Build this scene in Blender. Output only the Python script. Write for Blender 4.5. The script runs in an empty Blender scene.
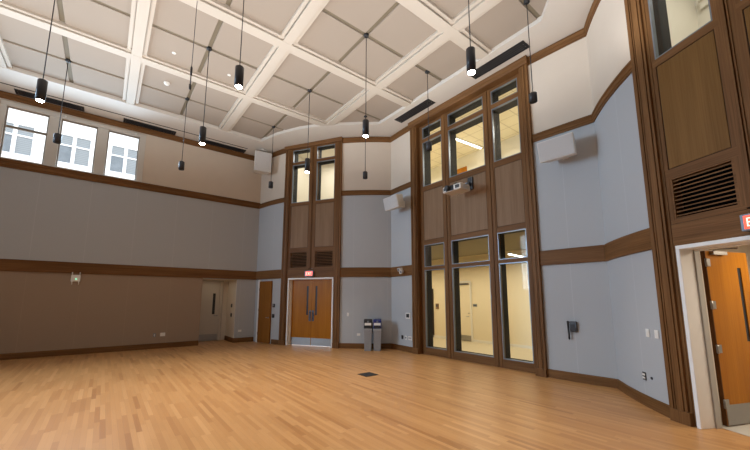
import bpy, bmesh, math, random
from math import sin, cos, radians as R, pi
from mathutils import Vector, Matrix
random.seed(7)
C = bpy.context.scene.collection

# ------------------------------------------------------------------ materials
def new_mat(name):
    m = bpy.data.materials.new(name); m.use_nodes = True
    nt = m.node_tree
    return m, nt, nt.nodes['Principled BSDF']

def N(nt, typ, **kw):
    n = nt.nodes.new(typ)
    for k, v in kw.items():
        if k in n.inputs: n.inputs[k].default_value = v
        else: setattr(n, k, v)
    return n

def math_node(nt, op, a, b=None):
    n = nt.nodes.new('ShaderNodeMath'); n.operation = op
    for i, v in enumerate((a, b)):
        if v is None: continue
        if isinstance(v, (int, float)): n.inputs[i].default_value = v
        else: nt.links.new(v, n.inputs[i])
    return n.outputs[0]

def mix_rgb(nt, fac, a, b):
    n = nt.nodes.new('ShaderNodeMix'); n.data_type = 'RGBA'
    for s, v in ((0, fac), (6, a), (7, b)):
        if isinstance(v, (int, float)): n.inputs[s].default_value = v
        elif isinstance(v, tuple): n.inputs[s].default_value = (*v, 1) if len(v) == 3 else v
        else: nt.links.new(v, n.inputs[s])
    return n.outputs[2]

def paint(name, col, rough=.6, metal=0, var=.06, scale=9, spec=.4):
    m, nt, b = new_mat(name)
    tc = N(nt, 'ShaderNodeTexCoord')
    no = N(nt, 'ShaderNodeTexNoise', Scale=scale, Detail=4.0)
    nt.links.new(tc.outputs['Object'], no.inputs['Vector'])
    lo = tuple(c * (1 - var) for c in col); hi = tuple(min(1, c * (1 + var)) for c in col)
    nt.links.new(mix_rgb(nt, no.outputs['Fac'], lo, hi), b.inputs['Base Color'])
    b.inputs['Roughness'].default_value = rough; b.inputs['Metallic'].default_value = metal
    b.inputs['Specular IOR Level'].default_value = spec
    return m

def wood(name, dark, light, vertical=True, rough=.5, fine=55, band=5, spec=.12):
    m, nt, b = new_mat(name)
    tc = N(nt, 'ShaderNodeTexCoord')
    def grain(s_long, s_cross, detail):
        mp = N(nt, 'ShaderNodeMapping')
        mp.inputs['Scale'].default_value = (s_cross, s_cross, s_long) if vertical else (s_long, s_long, s_cross)
        nt.links.new(tc.outputs['Object'], mp.inputs['Vector'])
        no = N(nt, 'ShaderNodeTexNoise', Scale=1.0, Detail=detail, Roughness=.6)
        nt.links.new(mp.outputs[0], no.inputs['Vector'])
        return no.outputs['Fac']
    f = math_node(nt, 'ADD', math_node(nt, 'MULTIPLY', grain(1.2, fine, 4), .55), math_node(nt, 'MULTIPLY', grain(.35, band, 2), .45))
    rp = N(nt, 'ShaderNodeValToRGB')
    rp.color_ramp.elements[0].position = .36; rp.color_ramp.elements[0].color = (*dark, 1)
    rp.color_ramp.elements[1].position = .66; rp.color_ramp.elements[1].color = (*light, 1)
    nt.links.new(f, rp.inputs[0]); nt.links.new(rp.outputs[0], b.inputs['Base Color'])
    b.inputs['Roughness'].default_value = rough; b.inputs['Specular IOR Level'].default_value = spec
    return m

def fabric(name, col, seam=1.21, off=.0, seam_col=1.12):
    m, nt, b = new_mat(name)
    uv = N(nt, 'ShaderNodeUVMap'); uv.uv_map = 'UVMap'
    sp = N(nt, 'ShaderNodeSeparateXYZ'); nt.links.new(uv.outputs[0], sp.inputs[0])
    fr = math_node(nt, 'FRACT', math_node(nt, 'DIVIDE', math_node(nt, 'SUBTRACT', sp.outputs[0], off), seam))
    s = math_node(nt, 'LESS_THAN', fr, .012 / seam)
    no = N(nt, 'ShaderNodeTexNoise', Scale=160.0, Detail=2.0); nt.links.new(uv.outputs[0], no.inputs['Vector'])
    base = mix_rgb(nt, no.outputs['Fac'], tuple(c * .86 for c in col), tuple(c * 1.14 for c in col))
    nt.links.new(mix_rgb(nt, s, base, tuple(c * seam_col for c in col)), b.inputs['Base Color'])
    b.inputs['Roughness'].default_value = .9; b.inputs['Specular IOR Level'].default_value = .15
    return m

def glow(name, col, strength):
    m, nt, b = new_mat(name)
    b.inputs['Base Color'].default_value = (*col, 1)
    b.inputs['Emission Color'].default_value = (*col, 1); b.inputs['Emission Strength'].default_value = strength
    return m

def glass(name, tint=(.95, .97, .97)):
    m, nt, b = new_mat(name)
    nt.nodes.remove(b); out = nt.nodes['Material Output']
    t = N(nt, 'ShaderNodeBsdfTransparent'); t.inputs[0].default_value = (*tint, 1)
    g = N(nt, 'ShaderNodeBsdfGlossy'); g.inputs['Roughness'].default_value = .02
    fr = N(nt, 'ShaderNodeFresnel', IOR=1.45)
    mx = N(nt, 'ShaderNodeMixShader')
    nt.links.new(math_node(nt, 'MULTIPLY', fr.outputs[0], .3), mx.inputs[0])
    nt.links.new(t.outputs[0], mx.inputs[1]); nt.links.new(g.outputs[0], mx.inputs[2]); nt.links.new(mx.outputs[0], out.inputs[0])
    return m

def floor_mat():
    """strip floor: boards run along local Y of the floor object"""
    m, nt, b = new_mat('oak_strip_floor')
    tc = N(nt, 'ShaderNodeTexCoord'); sp = N(nt, 'ShaderNodeSeparateXYZ'); nt.links.new(tc.outputs['Object'], sp.inputs[0])
    w = .062
    row = math_node(nt, 'FLOOR', math_node(nt, 'DIVIDE', sp.outputs[0], w))
    wn = N(nt, 'ShaderNodeTexWhiteNoise'); wn.noise_dimensions = '1D'; nt.links.new(row, wn.inputs['W'])
    along = math_node(nt, 'ADD', math_node(nt, 'DIVIDE', sp.outputs[1], .85), math_node(nt, 'MULTIPLY', wn.outputs['Value'], 7.3))
    colm = math_node(nt, 'FLOOR', along)
    cb = N(nt, 'ShaderNodeCombineXYZ'); nt.links.new(row, cb.inputs[0]); nt.links.new(colm, cb.inputs[1])
    wn2 = N(nt, 'ShaderNodeTexWhiteNoise'); wn2.noise_dimensions = '2D'; nt.links.new(cb.outputs[0], wn2.inputs['Vector'])
    rp = N(nt, 'ShaderNodeValToRGB')
    cr = rp.color_ramp
    cols = [(0, (.36, .165, .056)), (.06, (.43, .210, .076)), (.35, (.475, .242, .090)), (.65, (.50, .260, .100)), (.94, (.53, .282, .112)), (1, (.57, .31, .13))]
    cr.elements[0].position, cr.elements[0].color = 0, (*cols[0][1], 1)
    cr.elements[1].position, cr.elements[1].color = 1, (*cols[-1][1], 1)
    for p, c in cols[1:-1]:
        e = cr.elements.new(p); e.color = (*c, 1)
    nt.links.new(wn2.outputs['Value'], rp.inputs[0])
    mp = N(nt, 'ShaderNodeMapping'); mp.inputs['Scale'].default_value = (70, 1.6, 1); nt.links.new(tc.outputs['Object'], mp.inputs['Vector'])
    no = N(nt, 'ShaderNodeTexNoise', Scale=1.0, Detail=4.0); nt.links.new(mp.outputs[0], no.inputs['Vector'])
    gr = math_node(nt, 'ADD', math_node(nt, 'MULTIPLY', no.outputs['Fac'], .22), .89)
    big = N(nt, 'ShaderNodeTexNoise', Scale=.5, Detail=2.0); nt.links.new(tc.outputs['Object'], big.inputs['Vector'])
    gr = math_node(nt, 'MULTIPLY', gr, math_node(nt, 'ADD', math_node(nt, 'MULTIPLY', big.outputs['Fac'], .2), .9))
    vm = N(nt, 'ShaderNodeVectorMath'); vm.operation = 'SCALE'; nt.links.new(rp.outputs[0], vm.inputs[0]); nt.links.new(gr, vm.inputs['Scale'])
    fr = math_node(nt, 'FRACT', math_node(nt, 'DIVIDE', sp.outputs[0], w)); fl = math_node(nt, 'FRACT', along)
    gap = math_node(nt, 'MAXIMUM', math_node(nt, 'LESS_THAN', fr, .03), math_node(nt, 'LESS_THAN', fl, .004))
    nt.links.new(mix_rgb(nt, math_node(nt, 'MULTIPLY', gap, .25), vm.outputs[0], (.12, .05, .02)), b.inputs['Base Color'])
    rr = math_node(nt, 'ADD', math_node(nt, 'MULTIPLY', no.outputs['Fac'], .12), .30)
    nt.links.new(rr, b.inputs['Roughness']); b.inputs['Specular IOR Level'].default_value = .42
    return m

def tile_grid(name, col, line, sx, sy, th=.02, axes=(0, 1)):
    m, nt, b = new_mat(name)
    tc = N(nt, 'ShaderNodeTexCoord'); sp = N(nt, 'ShaderNodeSeparateXYZ'); nt.links.new(tc.outputs['Object'], sp.inputs[0])
    a = math_node(nt, 'LESS_THAN', math_node(nt, 'FRACT', math_node(nt, 'DIVIDE', sp.outputs[axes[0]], sx)), th / sx)
    c = math_node(nt, 'LESS_THAN', math_node(nt, 'FRACT', math_node(nt, 'DIVIDE', sp.outputs[axes[1]], sy)), th / sy)
    nt.links.new(mix_rgb(nt, math_node(nt, 'MAXIMUM', a, c), col, line), b.inputs['Base Color'])
    b.inputs['Roughness'].default_value = .8
    return m

M = {}
M['grey'] = fabric('grey_fabric_wall', (.445, .46, .48), off=3.53 - 1.21 * 2)
M['brown'] = fabric('shaded_grey_fabric_wall', (.34, .255, .19), off=3.53 - 1.21 * 2)  # same grey fabric, with shade and orange floor bounce put into the colour
M['cream'] = paint('cream_wall', (.66, .57, .475), .85, var=.03, scale=3)
M['soffit'] = paint('soffit_paint', (.63, .58, .52), .85, var=.02, scale=3)
M['beam'] = paint('beam_paint', (.54, .475, .40), .7, var=.02, scale=3)
M['cpanel'] = fabric('ceiling_panel_fabric', (.315, .262, .214), seam=50)
M['backing'] = paint('ceiling_backing', (.16, .135, .10), .9)
M['strip'] = paint('gap_strip', (.19, .155, .105), .8)
M['trim'] = wood('walnut_trim_long', (.112, .050, .017), (.232, .112, .042), False, fine=70)
M['trimv'] = wood('walnut_trim_upright', (.112, .050, .017), (.232, .112, .042), True, fine=70)
M['panelv'] = wood('sheened_walnut_panel', (.20, .118, .064), (.285, .180, .108), True, fine=90, band=6)  # greyer copy of the walnut: window sheen is put into its colour
M['panelp'] = wood('warm_walnut_panel', (.150, .072, .018), (.215, .110, .032), True, fine=90, band=6)
M['void'] = paint('unlit_duct', (.004, .004, .004), 1, spec=0)
M['groove'] = paint('dark_groove', (.03, .014, .007), .8)
M['door'] = wood('orange_door_veneer', (.32, .112, .008), (.44, .172, .014), True, rough=.35, fine=60)
M['doorb'] = wood('deep_door_veneer', (.20, .075, .012), (.29, .115, .022), True, rough=.4, fine=60)
M['doordk'] = wood('door_edge_veneer', (.10, .04, .014), (.16, .07, .024), True)
M['white'] = paint('white_paint', (.78, .76, .73), .5, var=.02)
M['whitefr'] = paint('white_door_casing', (.80, .80, .80), .45, var=.02)
M['cream_rev'] = paint('cream_reveal', (.74, .67, .58), .7, var=.02)
M['offdoor'] = paint('offwhite_door', (.50, .45, .39), .55, var=.02)
M['plastic'] = paint('white_plastic', (.80, .78, .74), .4, var=.01)
M['spk'] = paint('speaker_white', (.70, .67, .62), .5, var=.02)
M['grille'] = tile_grid('speaker_grille', (.62, .61, .60), (.50, .49, .49), .02, .02, .006, axes=(0, 2))
M['black'] = paint('black_metal', (.018, .018, .02), .45, var=.1)
M['dgrey'] = paint('dark_grey_metal', (.045, .045, .05), .4, var=.1)
M['fixture'] = paint('graphite_fixture', (.035, .036, .042), .38, metal=.2, var=.1)
M['charcoal'] = paint('charcoal_reveal', (.020, .019, .017), .8, var=.2)
M['alu'] = paint('grey_aluminium', (.19, .215, .25), .35, metal=.4, var=.03)
M['framegrey'] = paint('grey_door_frame', (.42, .41, .39), .5, var=.03)
M['steel'] = paint('brushed_steel', (.34, .33, .32), .38, metal=.85, var=.05)
M['steeldk'] = paint('dark_pull_metal', (.10, .10, .11), .35, metal=.8)
M['glass'] = glass('clear_glass')
M['bin'] = paint('grey_bin_plastic', (.30, .31, .33), .5, var=.04)
M['blue'] = paint('blue_bin_lid', (.02, .03, .17), .4)
M['bluetag'] = paint('blue_indicator', (.05, .18, .35), .4)
M['lens'] = glow('pendant_lens', (1, .95, .86), 60)
M['led'] = glow('green_led', (.2, .9, .5), 2)
M['red'] = glow('exit_red', (1, .10, .05), 1.1)
M['letter'] = glow('exit_letters', (1, .62, .50), 1.5)
M['linear'] = glow('linear_light_diffuser', (1, .97, .88), 9)
M['yellow'] = paint('corridor_wall_paint', (.78, .67, .46), .8, var=.02)
M['yellow2'] = paint('upper_room_paint', (.76, .72, .62), .8, var=.02)
M['corrfloor'] = paint('corridor_floor', (.62, .53, .36), .35, var=.05)
M['corrceil'] = paint('shaded_corridor_ceiling', (.30, .26, .18), .9, var=.03)  # darker than the walls: the ceiling's shading is put into the colour
M['tiles'] = tile_grid('ceiling_tiles', (.72, .66, .50), (.48, .43, .32), .62, .62, .025)
M['vestfloor'] = paint('vestibule_floor', (.55, .52, .46), .4, var=.08)
M['facade'] = paint('white_facade', (.90, .90, .90), .8, var=.02)
M['fpane'] = paint('facade_pane', (.16, .18, .20), .25, var=.5, scale=2.5)
M['fblind'] = tile_grid('facade_blind', (.27, .29, .30), (.20, .21, .23), 50, .09, .02, axes=(0, 2))
M['winbrown'] = paint('bronze_window_frame', (.22, .18, .14), .5, var=.05)
M['pier'] = paint('window_pier_paint', (.62, .59, .54), .7, var=.02)
M['oak'] = floor_mat()

# ------------------------------------------------------------------ mesh helper
class MB:
    def __init__(s):
        s.bm = bmesh.new(); s.uv = s.bm.loops.layers.uv.new('UVMap')
    def face(s, pts, mi=0, uvs=None):
        vs = [s.bm.verts.new(p) for p in pts]
        f = s.bm.faces.new(vs); f.material_index = mi
        if uvs:
            for l, u in zip(f.loops, uvs): l[s.uv].uv = u
        return f
    def box(s, x0, x1, y0, y1, z0, z1, mi=0, mat=None):
        return s.frus((x0, x1, y0, y1, z0), (x0, x1, y0, y1, z1), mi, mat)
    def frus(s, a, b, mi=0, mat=None):
        P = []
        for (x0, x1, y0, y1, z) in (a, b):
            P += [(x0, y0, z), (x1, y0, z), (x1, y1, z), (x0, y1, z)]
        vs = [s.bm.verts.new(mat @ Vector(p) if mat else p) for p in P]
        for q in ((3, 2, 1, 0), (4, 5, 6, 7), (0, 1, 5, 4), (1, 2, 6, 5), (2, 3, 7, 6), (3, 0, 4, 7)):
            s.bm.faces.new([vs[i] for i in q]).material_index = mi
        return s
    def prism(s, poly, z0, z1, mi=0, axis='z'):
        def P(a, b, c): return (a, b, c) if axis == 'z' else ((c, a, b) if axis == 'x' else (a, c, b))
        n = len(poly)
        lo = [s.bm.verts.new(P(x, y, z0)) for x, y in poly]; hi = [s.bm.verts.new(P(x, y, z1)) for x, y in poly]
        for i in range(n):
            j = (i + 1) % n
            s.bm.faces.new((lo[i], lo[j], hi[j], hi[i])).material_index = mi
        s.bm.faces.new(lo[::-1]).material_index = mi; s.bm.faces.new(hi).material_index = mi
        return s
    def tube(s, pts, r, n=10, mi=0, caps=True):
        """pts: 3D points; r: radius or list of radii"""
        pts = [Vector(p) for p in pts]; rings = []
        for i, p in enumerate(pts):
            d = (pts[min(i + 1, len(pts) - 1)] - pts[max(i - 1, 0)])
            if d.length < 1e-9: d = Vector((0, 0, 1))
            d.normalize()
            a = d.orthogonal() if i == 0 else (rings_a - d * rings_a.dot(d))
            a.normalize(); rings_a = a
            b = d.cross(a); rr = r[i] if isinstance(r, (list, tuple)) else r
            rings.append([s.bm.verts.new(p + (a * cos(2 * pi * k / n) + b * sin(2 * pi * k / n)) * rr) for k in range(n)])
        for A, B in zip(rings, rings[1:]):
            for k in range(n):
                f = s.bm.faces.new((A[k], A[(k + 1) % n], B[(k + 1) % n], B[k])); f.material_index = mi; f.smooth = True
        if caps:
            s.bm.faces.new(rings[0][::-1]).material_index = mi; s.bm.faces.new(rings[-1]).material_index = mi
        return s
    def sweep(s, path, prof, mi=0):
        """path: plan points, room on the right-hand side; prof: closed [(offset into the room, z)]"""
        path = [Vector((p[0], p[1], 0)) for p in path]; rings = []
        for i, p in enumerate(path):
            def nrm(a, b):
                d = (b - a).normalized(); return Vector((d.y, -d.x, 0))
            ns = []
            if i > 0: ns.append(nrm(path[i - 1], p))
            if i < len(path) - 1: ns.append(nrm(p, path[i + 1]))
            if len(ns) == 2:
                m = (ns[0] + ns[1]).normalized(); m = m / max(.3, m.dot(ns[0]))
            else: m = ns[0]
            rings.append([s.bm.verts.new(p + m * o + Vector((0, 0, z))) for o, z in prof])
        n = len(prof)
        for A, B in zip(rings, rings[1:]):
            for k in range(n):
                s.bm.faces.new((A[k], A[(k + 1) % n], B[(k + 1) % n], B[k])).material_index = mi
        s.bm.faces.new(rings[0]).material_index = mi; s.bm.faces.new(rings[-1][::-1]).material_index = mi
        return s

def obj(name, mb, mats, parent=None, loc=None, rot=0, bevel=0, label=None, recalc=True, shade=False):
    if recalc: bmesh.ops.recalc_face_normals(mb.bm, faces=mb.bm.faces[:])
    me = bpy.data.meshes.new(name); mb.bm.to_mesh(me); mb.bm.free()
    o = bpy.data.objects.new(name, me); C.objects.link(o)
    for m in (mats if isinstance(mats, (list, tuple)) else [mats]): me.materials.append(M[m])
    if parent: o.parent = parent
    if loc is not None: o.location = loc
    if rot: o.rotation_euler = (0, 0, rot)
    if bevel:
        b = o.modifiers.new('bevel', 'BEVEL'); b.width = bevel; b.segments = 2; b.limit_method = 'ANGLE'
    if label: o['label'] = label
    return o

def tag(o, label, cat=None, group=None, kind=None):
    o['label'] = label
    if cat: o['category'] = cat
    if group: o['group'] = group
    if kind: o['kind'] = kind
    return o

def thing(name, label, cat, loc, rot=0, group=None, kind=None, rot3=None):
    o = bpy.data.objects.new(name, None); C.objects.link(o)
    o.empty_display_size = .1
    o.location = loc; o.rotation_euler = rot3 if rot3 else (0, 0, rot)
    return tag(o, label, cat, group, kind)

def B(x0, x1, y0, y1, z0, z1): return MB().box(x0, x1, y0, y1, z0, z1)

def dup(root, loc, rotz=None, label=None):
    r = root.copy(); C.objects.link(r); r.location = loc
    if rotz is not None: r.rotation_euler = (0, 0, rotz)
    if label: r['label'] = label
    for ch in list(root.children):
        c = ch.copy(); C.objects.link(c); c.parent = r
        for g in list(ch.children):
            d = g.copy(); C.objects.link(d); d.parent = c
    return r

# ------------------------------------------------------------------ plan of the room (metres, camera stands over the origin)
EYE = 1.7
def V2(x, y): return Vector((x, y))
def S2(x, y): return Vector((x * 1.7, y * 1.7))
AB, CL, CR, DE = S2(-2.858, 8.233), S2(-2.09, 7.608), S2(-.7286, 7.095), S2(.3507, 7.0875)
FL, FR, GH, PL = S2(.709, 6.4925), S2(2.217, 4.558), S2(2.7635, 4.018), S2(2.483, 3.001)
PA = R(-79); PR = PL + V2(cos(PA), sin(PA)) * 2.46
EA = V2(sin(R(51.743)), cos(R(51.743))); EB = V2(EA.y, -EA.x)       # along the left wall / into the room
A_ANG = R(90 - 51.743)
A0 = AB - EA * 10.2
CEIL = 7.70
def ang(p, q): d = q - p; return math.atan2(d.y, d.x)

def at2(v): return math.atan2(v.y, v.x)

class Arc:
    """wall bowed into the room, from p to q with the room on the right-hand side"""
    def __init__(s, p, q, rad):
        d = q - p; L = d.length; d = d / L; n = V2(d.y, -d.x)
        s.c = (p + q) / 2 - n * math.sqrt(rad * rad - L * L / 4); s.r = rad
        s.a0 = at2(p - s.c); a1 = at2(q - s.c)
        da = (a1 - s.a0 + pi) % (2 * pi) - pi
        s.dir = 1 if da > 0 else -1; s.len = abs(da) * rad
    def pos(s, u, off=0):
        a = s.a0 + s.dir * u / s.r
        return s.c + V2(cos(a), sin(a)) * (s.r + off)
    def ang(s, u):
        a = s.a0 + s.dir * u / s.r
        return a + s.dir * pi / 2
    def near(s, p):
        a = at2(p - s.c); return ((a - s.a0 + pi) % (2 * pi) - pi) * s.dir * s.r
    def pts(s, u0, u1, step=.15):
        n = max(1, int(math.ceil((u1 - u0) / step))); return [s.pos(u0 + (u1 - u0) * i / n) for i in range(n + 1)]
arcC = Arc(AB, DE, 4.09 * 1.7)
arcE = Arc(DE, GH, 1.7 * (1.952 ** 2 + .08 ** 2) / .16)
arcH = Arc(GH, PL + V2(.98, .19) * .06, 4.05 * 1.7)
uCL, uCR = arcC.near(CL), arcC.near(CR)
uFL, uFR = arcE.near(FL), arcE.near(FR)
A_ST = AB - EA * 16.0                                                # far end of the left wall, out of frame
REAR = [PR, V2(5.7, .4), V2(5.7, -6.9), V2(-8.7, -6.9), A_ST]

# ------------------------------------------------------------------ walls
def wall_path(name, path, u0, zs, label, holes=()):
    """zs: [(z0, z1, material index)]; single skin facing the room on the right-hand side; path may be subdivided"""
    mb = MB(); u = u0
    for a, b in zip(path, path[1:]):
        L = (b - a).length
        for z0, z1, mi in zs:
            mb.face([(a.x, a.y, z0), (b.x, b.y, z0), (b.x, b.y, z1), (a.x, a.y, z1)], mi, [(u, z0), (u + L, z0), (u + L, z1), (u, z1)])
        u += L
    bmesh.ops.remove_doubles(mb.bm, verts=mb.bm.verts[:], dist=1e-5)
    for f in mb.bm.faces: f.smooth = False
    o = obj(name, mb, ['grey', 'cream'], recalc=False)
    return tag(o, label, kind='structure')

def wall_grid(name, P, us, zs, hole, matf, label):
    mb = MB()
    for a, b in zip(us, us[1:]):
        for c, d in zip(zs, zs[1:]):
            if hole((a + b) / 2, (c + d) / 2): continue
            p, q = P(a), P(b)
            mb.face([(p.x, p.y, c), (q.x, q.y, c), (q.x, q.y, d), (p.x, p.y, d)], matf((a + b) / 2, (c + d) / 2), [(a, c), (b, c), (b, d), (a, d)])
    o = obj(name, mb, ['grey', 'cream', 'brown'], recalc=False)
    return tag(o, label, kind='structure')

ZS = [(0, 5.5, 0), (5.5, CEIL, 1)]
PA_ = lambda u: A0 + EA * u
RECL, RECR, RECZ, RECD = 8.2, 9.44, 2.43, 1.2
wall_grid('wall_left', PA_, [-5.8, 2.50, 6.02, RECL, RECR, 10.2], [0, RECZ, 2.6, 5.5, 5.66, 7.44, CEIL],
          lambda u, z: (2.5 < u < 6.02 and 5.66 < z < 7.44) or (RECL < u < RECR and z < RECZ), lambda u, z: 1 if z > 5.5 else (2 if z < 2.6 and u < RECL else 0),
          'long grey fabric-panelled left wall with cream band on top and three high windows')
wall_path('wall_corner', arcC.pts(0, uCL + .12), 0, ZS, 'short bowed grey wall with the narrow wooden door beside the double-door bay')
wall_path('wall_back', arcC.pts(uCR - .12, arcC.len), uCR, ZS, 'bowed grey back wall behind the two recycling bins')
wall_path('wall_back_right', arcE.pts(0, uFL + .12), 0, ZS, 'narrow grey wall strip between back wall and tall window bay')
wall_path('wall_right', arcE.pts(uFR - .12, arcE.len), uFR - .12, ZS, 'grey wall with the black wall phone right of the tall window bay')
wall_path('wall_right_corner', arcH.pts(0, arcH.len + .10), 0, ZS, 'bowed grey wall with two white switch plates next to the right door bay')
wall_path('wall_right_front', [PR, V2(5.7, .4), V2(5.7, -6.9)], 0, ZS, 'grey wall beyond the right door bay, outside the frame')
wall_path('wall_rear', [V2(5.7, -6.9), V2(-8.7, -6.9), A_ST], 0, ZS, 'grey rear wall behind the viewpoint')

# floor (boards run square to the left wall)
outline = [A_ST, AB] + arcC.pts(0, arcC.len)[1:] + arcE.pts(0, arcE.len)[1:] + arcH.pts(0, arcH.len)[1:] + REAR
fl = thing  # noqa
inv = Matrix.Rotation(-A_ANG, 2)
mb = MB()
def toA(p): return inv @ (p - A0)
fpts = [A_ST, AB, AB + EA * .2 - EB * 1.5]
rect = [V2(-19, -8), V2(7, -8), V2(7, 17), V2(-19, 17)]
mb.face([(*toA(p), 0) for p in rect])
floor = obj('floor', mb, 'oak', loc=(A0.x, A0.y, 0), rot=A_ANG, recalc=False)
tag(floor, 'honey oak strip floor with boards running towards the viewer', kind='structure')

# ------------------------------------------------------------------ trims
TOP = [(-.02, 7.485), (.018, 7.485), (.018, 7.53), (.03, 7.55), (.03, 7.62), (.042, 7.64), (.042, 7.685), (-.02, 7.697)]
MIDT = [(-.02, 5.445), (.02, 5.445), (.02, 5.49), (.035, 5.51), (.035, 5.575), (.05, 5.59), (.05, 5.625), (-.02, 5.625)]
BAND = [(-.02, 2.458), (.035, 2.458), (.04, 2.47), (.04, 2.78), (.035, 2.794), (-.02, 2.794)]
BASE = [(-.02, 0), (.025, 0), (.025, .15), (.012, .175), (-.02, .175)]
paths = {
    'left': ([A_ST, AB], 'the left wall'),
    'corner': (arcC.pts(0, uCL + .05), 'the short corner wall'),
    'back': (arcC.pts(uCR - .05, arcC.len), 'the back wall behind the bins'),
    'back_right': (arcE.pts(0, uFL + .05), 'the narrow strip left of the tall window bay'),
    'right': (arcE.pts(uFR - .05, arcE.len), 'the phone wall right of the tall window bay'),
    'right_corner': (arcH.pts(0, arcH.len + .05), 'the bowed wall with the two switch plates'),
    'rear': (list(reversed([A_ST, V2(-8.7, -6.9), V2(5.7, -6.9), V2(5.7, .4), PR + V2(.3, 0)])), 'the rear walls'),
}
k = 0
for side, (pth, where) in paths.items():
    for prof, what in ((TOP, 'dark wood crown moulding under the ceiling on'), (MIDT, 'dark wood moulding between grey and cream on'), (BAND, 'wide flat dark wood band at door-head height on')):
        if side == 'left' and prof is MIDT:
            prof = [(-.02, 5.44), (.02, 5.44), (.02, 5.49), (.04, 5.51), (.04, 5.60), (.055, 5.62), (.055, 5.685), (-.02, 5.685)]
        k += 1
        tag(obj('trim_%d' % k, MB().sweep(pth, prof), 'trim'), what + ' ' + where, kind='structure')
    if side == 'left':
        for nm, pp in (('left', [A_ST, PA_(RECL)]), ('left_end', [PA_(RECR) - EB * RECD, PA_(RECR), AB])):
            tag(obj('baseboard_' + nm, MB().sweep(pp, BASE), 'trim'), 'dark wood baseboard on the left wall ' + ('up to the white door niche' if nm == 'left' else 'between white door niche and corner'), kind='structure')
    elif side == 'corner':
        for nm, pp in (('corner', arcC.pts(1.24, uCL + .05)),):
            tag(obj('baseboard_' + nm, MB().sweep(pp, BASE), 'trim'), 'dark wood baseboard between narrow wooden door and double-door bay', kind='structure')
    else:
        tag(obj('baseboard_' + side, MB().sweep(pth, BASE), 'trim'), 'dark wood baseboard along ' + where, kind='structure')

# ------------------------------------------------------------------ ceiling (local x along the left wall, y = -b)
def cl(a, b, z): return (a, -b, z)
hole = [(-13.2, 1.5), (-.60, 1.5), (-.33, 2.45), (.13, 3.36), (.62, 4.02), (1.1, 4.47), (1.6, 4.92), (2.14, 5.36), (2.11, 11.02), (1.71, 11.37), (.8, 12.4), (-13.2, 12.4)]
mb = MB(); bm = mb.bm
def toC(p): q = inv @ (p - AB); return (q.x, q.y)
ov = [bm.verts.new((*toC(p), CEIL)) for p in outline]
hv = [bm.verts.new(cl(a, b, CEIL)) for a, b in hole]
ed = [bm.edges.new((ov[i], ov[(i + 1) % len(ov)])) for i in range(len(ov))] + [bm.edges.new((hv[i], hv[(i + 1) % len(hv)])) for i in range(len(hv))]
bmesh.ops.triangle_fill(bm, use_beauty=True, edges=ed)
up = [bm.verts.new(cl(a, b, CEIL + .24)) for a, b in hole]
for i in range(len(hv)):
    j = (i + 1) % len(hv); bm.faces.new((hv[i], hv[j], up[j], up[i]))
f = bm.faces.new(up); f.material_index = 1
ceiling = obj('ceiling', mb, ['soffit', 'backing'], loc=(AB.x, AB.y, 0), rot=A_ANG)
tag(ceiling, 'coffered ceiling of beige fabric panels between cream beams inside a pale border', kind='structure')

def inside(a, b):
    c = False
    for (x0, y0), (x1, y1) in zip(hole, hole[1:] + hole[:1]):
        if (y0 > b) != (y1 > b) and a < (x1 - x0) * (b - y0) / (y1 - y0) + x0: c = not c
    return c
BROWS = [4.10, 6.85, 9.60]; VCOLS = [-10.25, -7.49, -4.73, -1.95, .82]
def span(const, horizontal):
    t = [x * .02 - 14 for x in range(0, 1450)]
    t = [v for v in t if (inside(v, const) if horizontal else inside(const, v))]
    return min(t), max(t)
def beam_sec(c, zb):
    e = zb - CEIL; half = [(.20, .23), (.20, .036 + e), (.124, .036 + e), (.124, .085 + e), (.106, .085 + e), (.106, e)]
    return [(c - x, CEIL + z) for x, z in half] + [(c + x, CEIL + z) for x, z in reversed(half)]
for b in BROWS:
    a0, a1 = span(b, True)
    m = MB().prism([(-y, z) for y, z in beam_sec(b, CEIL + .004)], a0 - .12, a1 + .12, axis='x')
    for v in VCOLS:
        if a0 < v < a1: m.box(v - .128, v + .128, -b - .128, -b + .128, CEIL + .012, CEIL + .2).box(v - .222, v + .222, -b - .222, -b + .222, CEIL + .045, CEIL + .2)
    obj('ceiling_beam', m, 'beam', ceiling)
for a in VCOLS:
    b0, b1 = span(a, False)
    obj('ceiling_beam', MB().prism(beam_sec(a, CEIL + .008), -b1 - .12, -b0 + .12, axis='y'), 'beam', ceiling)
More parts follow.
